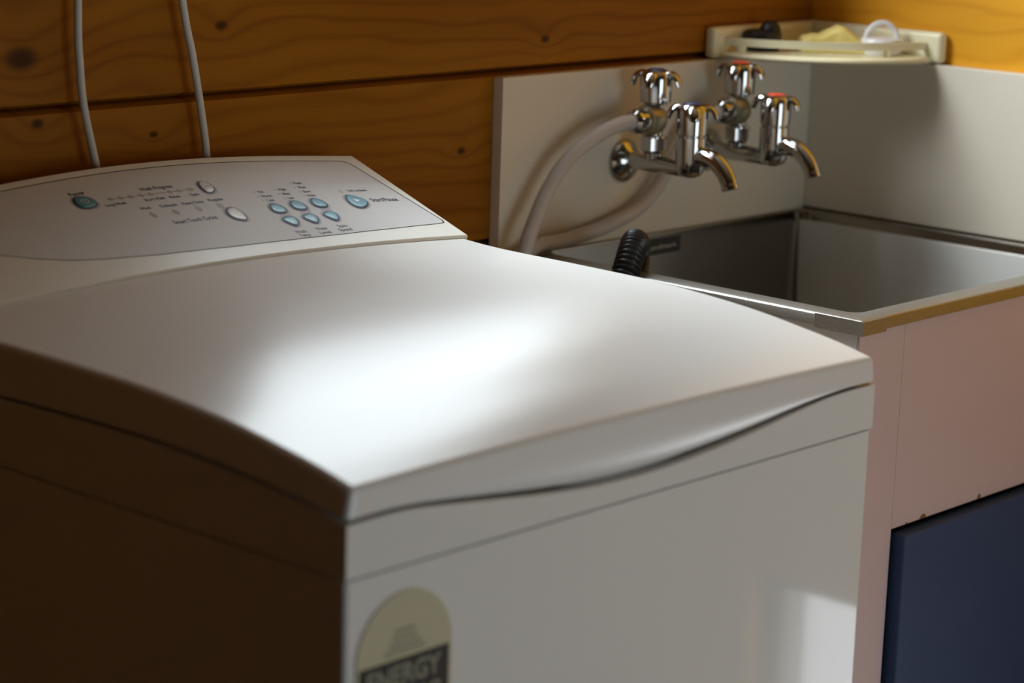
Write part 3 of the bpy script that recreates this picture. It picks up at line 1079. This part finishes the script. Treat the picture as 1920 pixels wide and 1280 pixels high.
def tap(x, label, dot, rot1, rot2):
    t = empty('wall_tap', (x, SPL_Y, PIPE_Z))
    tag(t, label, 'tap', 'chrome tub taps')
    RY, BY = 0.6130, 0.5590
    bm = bmesh.new()
    add_lathe(bm, (x, SPL_Y, PIPE_Z - 0.002), (0, -1, 0), [(0, 0.0255), (0.003, 0.0255), (0.008, 0.0215), (0.013, 0.0135), (0.015, 0.0105)], 32)
    from_bm('wall_flange', bm, 'chrome', t, 40)
    bm = bmesh.new()
    add_lathe(bm, (x, SPL_Y - 0.012, PIPE_Z), (0, -1, 0), [(0, 0.0100), (0.03, 0.0098), (0.084, 0.0098)], 24)
    from_bm('pipe', bm, 'chrome', t, 40)
    # front tap: barrel, spout, head
    bm = bmesh.new()
    add_lathe(bm, (x, BY, 0.9600), (0, 0, 1), [(0, 0.006), (0.003, 0.0125), (0.008, 0.0160), (0.022, 0.0172), (0.0455, 0.0172), (0.0463, 0.0150), (0.0475, 0.0150)], 32)
    from_bm('barrel', bm, 'chrome', t, 40)
    path = spline([(x, BY - 0.012, 0.9840), (x, BY - 0.022, 0.9850), (x, BY - 0.036, 0.9815), (x, BY - 0.0475, 0.9725), (x, BY - 0.0545, 0.9620), (x, BY - 0.0580, 0.9530)], 8)
    bm = bmesh.new()
    n_ = len(path)
    add_tube(bm, path, lambda i, s: 0.0112 - 0.0022 * i / n_ if i < n_ - 5 else 0.0098, 20)
    from_bm('spout', bm, 'chrome', t, 50)
    handle((x, BY), 1.0075, 1.0430, 0.0178, dot, rot1, t)
    # washing machine valve on the pipe
    bm = bmesh.new()
    add_lathe(bm, (x, RY, PIPE_Z + 0.004), (0, 0, 1), [(0, 0.0090), (0.008, 0.0100), (0.009, 0.0125)], 24)
    add_lathe(bm, (x, RY, PIPE_Z + 0.013), (0, 0, 1), [(0, 0.0120), (0.003, 0.0152), (0.017, 0.0155), (0.0185, 0.0140)], 6)
    add_lathe(bm, (x, RY, PIPE_Z + 0.030), (0, 0, 1), [(0, 0.0145), (0.002, 0.0145), (0.003, 0.0100), (0.0370, 0.0098), (0.0380, 0.0130), (0.0395, 0.0130)], 24)
    from_bm('valve_stem', bm, 'chrome', t, 35)
    bm = bmesh.new()
    add_lathe(bm, (x + 0.002, RY, 1.0195), (-1, 0, 0), [(-0.003, 0.0150), (0.004, 0.0178), (0.017, 0.0180), (0.022, 0.0165), (0.024, 0.0125)], 24)
    from_bm('valve_body', bm, 'brass_dull', t, 40)
    bm = bmesh.new()
    add_lathe(bm, (x - 0.019, RY, 1.0195), (-1, 0, 0), [(0, 0.0100), (0.003, 0.0140), (0.012, 0.0145), (0.018, 0.0135), (0.021, 0.0095)], 20)
    from_bm('hose_nut', bm, 'chrome', t, 35)
    handle((x, RY), 1.0385, 1.0755, 0.0182, dot, rot2, t)
    return t


tap(1.0475, 'chrome cold tap on the left, nearer the washing machine', 'blue_dot', 0.75, 0.35)
tap(1.2030, 'chrome hot tap with red tops, near the corner', 'red', 0.35, 0.30)

# hoses and cables
o = tube('water_hose', [(1.012, 0.613, 1.0195), (0.985, 0.615, 1.0170), (0.948, 0.620, 1.0035), (0.910, 0.623, 0.9812), (0.882, 0.625, 0.9495), (0.8575, 0.621, 0.9170), (0.8425, 0.617, 0.8925), (0.815, 0.612, 0.820), (0.77, 0.615, 0.70), (0.70, 0.645, 0.60)], 0.0083, 'hose_grey')
tag(o, 'grey water hose dropping steeply from the cold tap', 'hose', 'washing machine hoses')
o = tube('water_hose', [(1.168, 0.613, 1.0195), (1.150, 0.620, 1.012), (1.130, 0.632, 0.988), (1.108, 0.637, 0.958), (1.085, 0.639, 0.930), (1.050, 0.640, 0.910), (0.993, 0.640, 0.8965), (0.930, 0.640, 0.8895), (0.877, 0.639, 0.8865), (0.83, 0.637, 0.850), (0.80, 0.645, 0.70), (0.75, 0.655, 0.55)], 0.0083, 'hose_grey')
tag(o, 'grey water hose sweeping low behind the cold tap', 'hose', 'washing machine hoses')

hp = spline([(0.70, 0.50, 0.62), (0.79, 0.495, 0.74), (0.848, 0.496, 0.845), (0.872, 0.500, 0.882), (0.893, 0.510, 0.9005), (0.917, 0.526, 0.9045), (0.940, 0.543, 0.892), (0.951, 0.552, 0.862), (0.953, 0.554, 0.80)], 40)
bm = bmesh.new()
add_tube(bm, hp, lambda i, s: 0.0134 + 0.0022 * math.sin(2 * math.pi * s / 0.0058), 24)
o = from_bm('drain_hose', bm, 'hose_black', None, 80)
tag(o, 'black ribbed drain hose hooked over the tub edge', 'hose')

o = tube('power_cable', [(0.287, 0.655, 1.60), (0.2850, 0.655, 1.40), (0.2800, 0.655, 1.175), (0.2815, 0.655, 1.118), (0.2860, 0.655, 1.078), (0.2995, 0.655, 1.022), (0.315, 0.656, 0.95), (0.33, 0.658, 0.80)], 0.0037, 'cable', n=12)
tag(o, 'pale cable hanging behind the console, farther from the taps', 'cable', 'cables behind the washing machine')
o = tube('power_cable', [(0.330, 0.655, 1.60), (0.365, 0.655, 1.36), (0.3990, 0.655, 1.172), (0.4110, 0.655, 1.121), (0.4225, 0.655, 1.064), (0.4290, 0.655, 1.020), (0.434, 0.656, 0.95), (0.44, 0.658, 0.80)], 0.0037, 'cable', n=12)
tag(o, 'pale cable hanging behind the console, closer to the taps', 'cable', 'cables behind the washing machine')

# ------------------------------------------------------------------ corner caddy on the splashback
caddy = empty('corner_caddy', (1.36, 0.61, SPL_Z))
tag(caddy, 'cream plastic corner caddy on top of the splashback boards', 'caddy')
KX0, KX1, KY0, KY1 = 1.205, WALL_X - 0.0005, 0.470, WALL_Y - 0.0005
KZ = SPL_Z + 0.0005
fa, fb = Vector((KX0 + 0.012, KY1 - 0.016)), Vector((KX1 - 0.016, KY0 + 0.012))


def front_arc(inset, n=24, bulge=0.050):
    a = fa + Vector((inset * 0.6, -0.0))
    b = fb + Vector((0.0, inset * 0.6))
    mid = (a + b) / 2
    nrm = Vector((-1, -1)).normalized()
    out = []
    for i in range(n + 1):
        t = i / n
        p = a.lerp(b, t) + nrm * (bulge - inset) * (math.sin(math.pi * t) ** 0.75)
        out.append((p.x, p.y))
    return out


# base plate with a soft front edge
bm = bmesh.new()
rings = []
for inset, zz in ((0.012, 0.0), (0.004, 0.0012), (0.0, 0.0045), (0.001, 0.0070), (0.005, 0.0085)):
    rings.append([(x, y, KZ + zz) for x, y in front_arc(inset)] + [(KX1, KY0 + 0.010, KZ + zz), (KX1, KY1, KZ + zz), (KX0 + 0.010, KY1, KZ + zz)])
add_rings(bm, rings)
from_bm('base', bm, 'cream', caddy, 40)
# the two wall arms, each a rounded upright
for nm, bx in (('back_arm', (KX0, KX1 - 0.0165, KY1 - 0.016, KY1)), ('side_arm', (KX1 - 0.016, KX1, KY0, KY1))):
    box('wall_arm', bx[0], bx[1], bx[2], bx[3], KZ + 0.0005, KZ + 0.0380, 'cream', caddy, 0.006, 4)
# raised front rail with posts
bm = bmesh.new()
arc = front_arc(0.013)
rail = []
for zz, off in ((0.0165, 0.0), (0.0165, 0.006), (0.0255, 0.006), (0.0255, 0.0)):
    rail.append([(x + off * 0.7, y + off * 0.7, KZ + zz) for x, y in arc])
bmr = bmesh.new()
secs = [[rail[k][i] for k in range(4)] for i in range(len(arc))]
add_rings(bmr, secs)
from_bm('front_rail', bmr, 'cream', caddy, 40)
bm.free()
for i in (2, 19):
    x, y = arc[i]
    bm = bmesh.new()
    add_lathe(bm, (x + 0.003, y + 0.003, KZ + 0.008), (0, 0, 1), [(0, 0.0055), (0.0095, 0.0050)], 12)
    from_bm('rail_post', bm, 'cream', caddy, 40)

ZB = KZ + 0.0088
# black plug, yellow sponge, white plug with its loop
pl = empty('sink_plug', (1.278, 0.640, ZB))
tag(pl, 'black rubber sink plug in the cream caddy', 'plug')
bm = bmesh.new()
add_lathe(bm, (1.278, 0.640, ZB), (0, 0, 1), [(0, 0.020), (0.004, 0.0225), (0.018, 0.0235), (0.023, 0.022), (0.025, 0.015)], 28)
from_bm('plug_disc', bm, 'rubber', pl, 40)
bm = bmesh.new()
add_lathe(bm, (1.286, 0.635, ZB + 0.021), (0, 0, 1), [(0, 0.013), (0.006, 0.0125), (0.011, 0.010), (0.0145, 0.005)], 20)
from_bm('plug_knob', bm, 'rubber', pl, 40)

bm = bmesh.new()
rnd = random.Random(4)
n1, n2 = 14, 10
sg = []
ctr = Vector((1.345, 0.585))
ux, uy = Vector((0.70, -0.71)), Vector((0.71, 0.70))
prof_top = [(0.0, 0.010), (0.12, 0.0145), (0.3, 0.0150), (0.45, 0.0215), (0.60, 0.0265), (0.72, 0.0225), (0.86, 0.0145), (1.0, 0.0070)]
for lvl in (0, 1):
    g_ = []
    for j in range(n2 + 1):
        row = []
        for i in range(n1 + 1):
            a, b_ = i / n1 - 0.5, j / n2 - 0.5
            p = ctr + ux * a * 0.078 + uy * b_ * 0.045
            zt = ZB + 0.0003 if lvl == 0 else ZB + 0.006 + interp(prof_top, i / n1) * (1 - 0.25 * (2 * abs(b_)) ** 3) + rnd.uniform(-0.0012, 0.0012)
            row.append(bm.verts.new((p.x, p.y, zt)))
        g_.append(row)
    sg.append(g_)
for lvl in (0, 1):
    for j in range(n2):
        for i in range(n1):
            bm.faces.new((sg[lvl][j][i], sg[lvl][j][i + 1], sg[lvl][j + 1][i + 1], sg[lvl][j + 1][i]))
for j in range(n2):
    for i in (0, n1):
        bm.faces.new((sg[0][j][i], sg[0][j + 1][i], sg[1][j + 1][i], sg[1][j][i]))
for i in range(n1):
    for j in (0, n2):
        bm.faces.new((sg[0][j][i], sg[0][j][i + 1], sg[1][j][i + 1], sg[1][j][i]))
o = from_bm('sponge', bm, 'sponge', None, 50)
tag(o, 'crumpled yellow sponge cloth in the cream caddy', 'sponge')

pw = empty('plug', (1.378, 0.530, ZB))
tag(pw, 'white plastic plug with a clear loop handle in the caddy', 'plug')
bm = bmesh.new()
add_lathe(bm, (1.376, 0.535, ZB), (0, 0, 1), [(0, 0.022), (0.005, 0.025), (0.0145, 0.0265), (0.0185, 0.0245), (0.0205, 0.016), (0.021, 0.004)], 32)
from_bm('plug_disc', bm, 'plug_white', pw, 40)
dd = Vector((0.70, -0.71, 0))
c0 = Vector((1.376, 0.535, ZB + 0.0145))
bm = bmesh.new()
add_tube(bm, spline([c0 - dd * 0.020, c0 - dd * 0.017 + Vector((0, 0, 0.012)), c0 - dd * 0.009 + Vector((0, 0, 0.0205)), c0 + Vector((0, 0, 0.0230)),
                     c0 + dd * 0.009 + Vector((0, 0, 0.0205)), c0 + dd * 0.017 + Vector((0, 0, 0.012)), c0 + dd * 0.020], 6), 0.0034, 10)
from_bm('loop_handle', bm, 'plug_white', pw, 60)
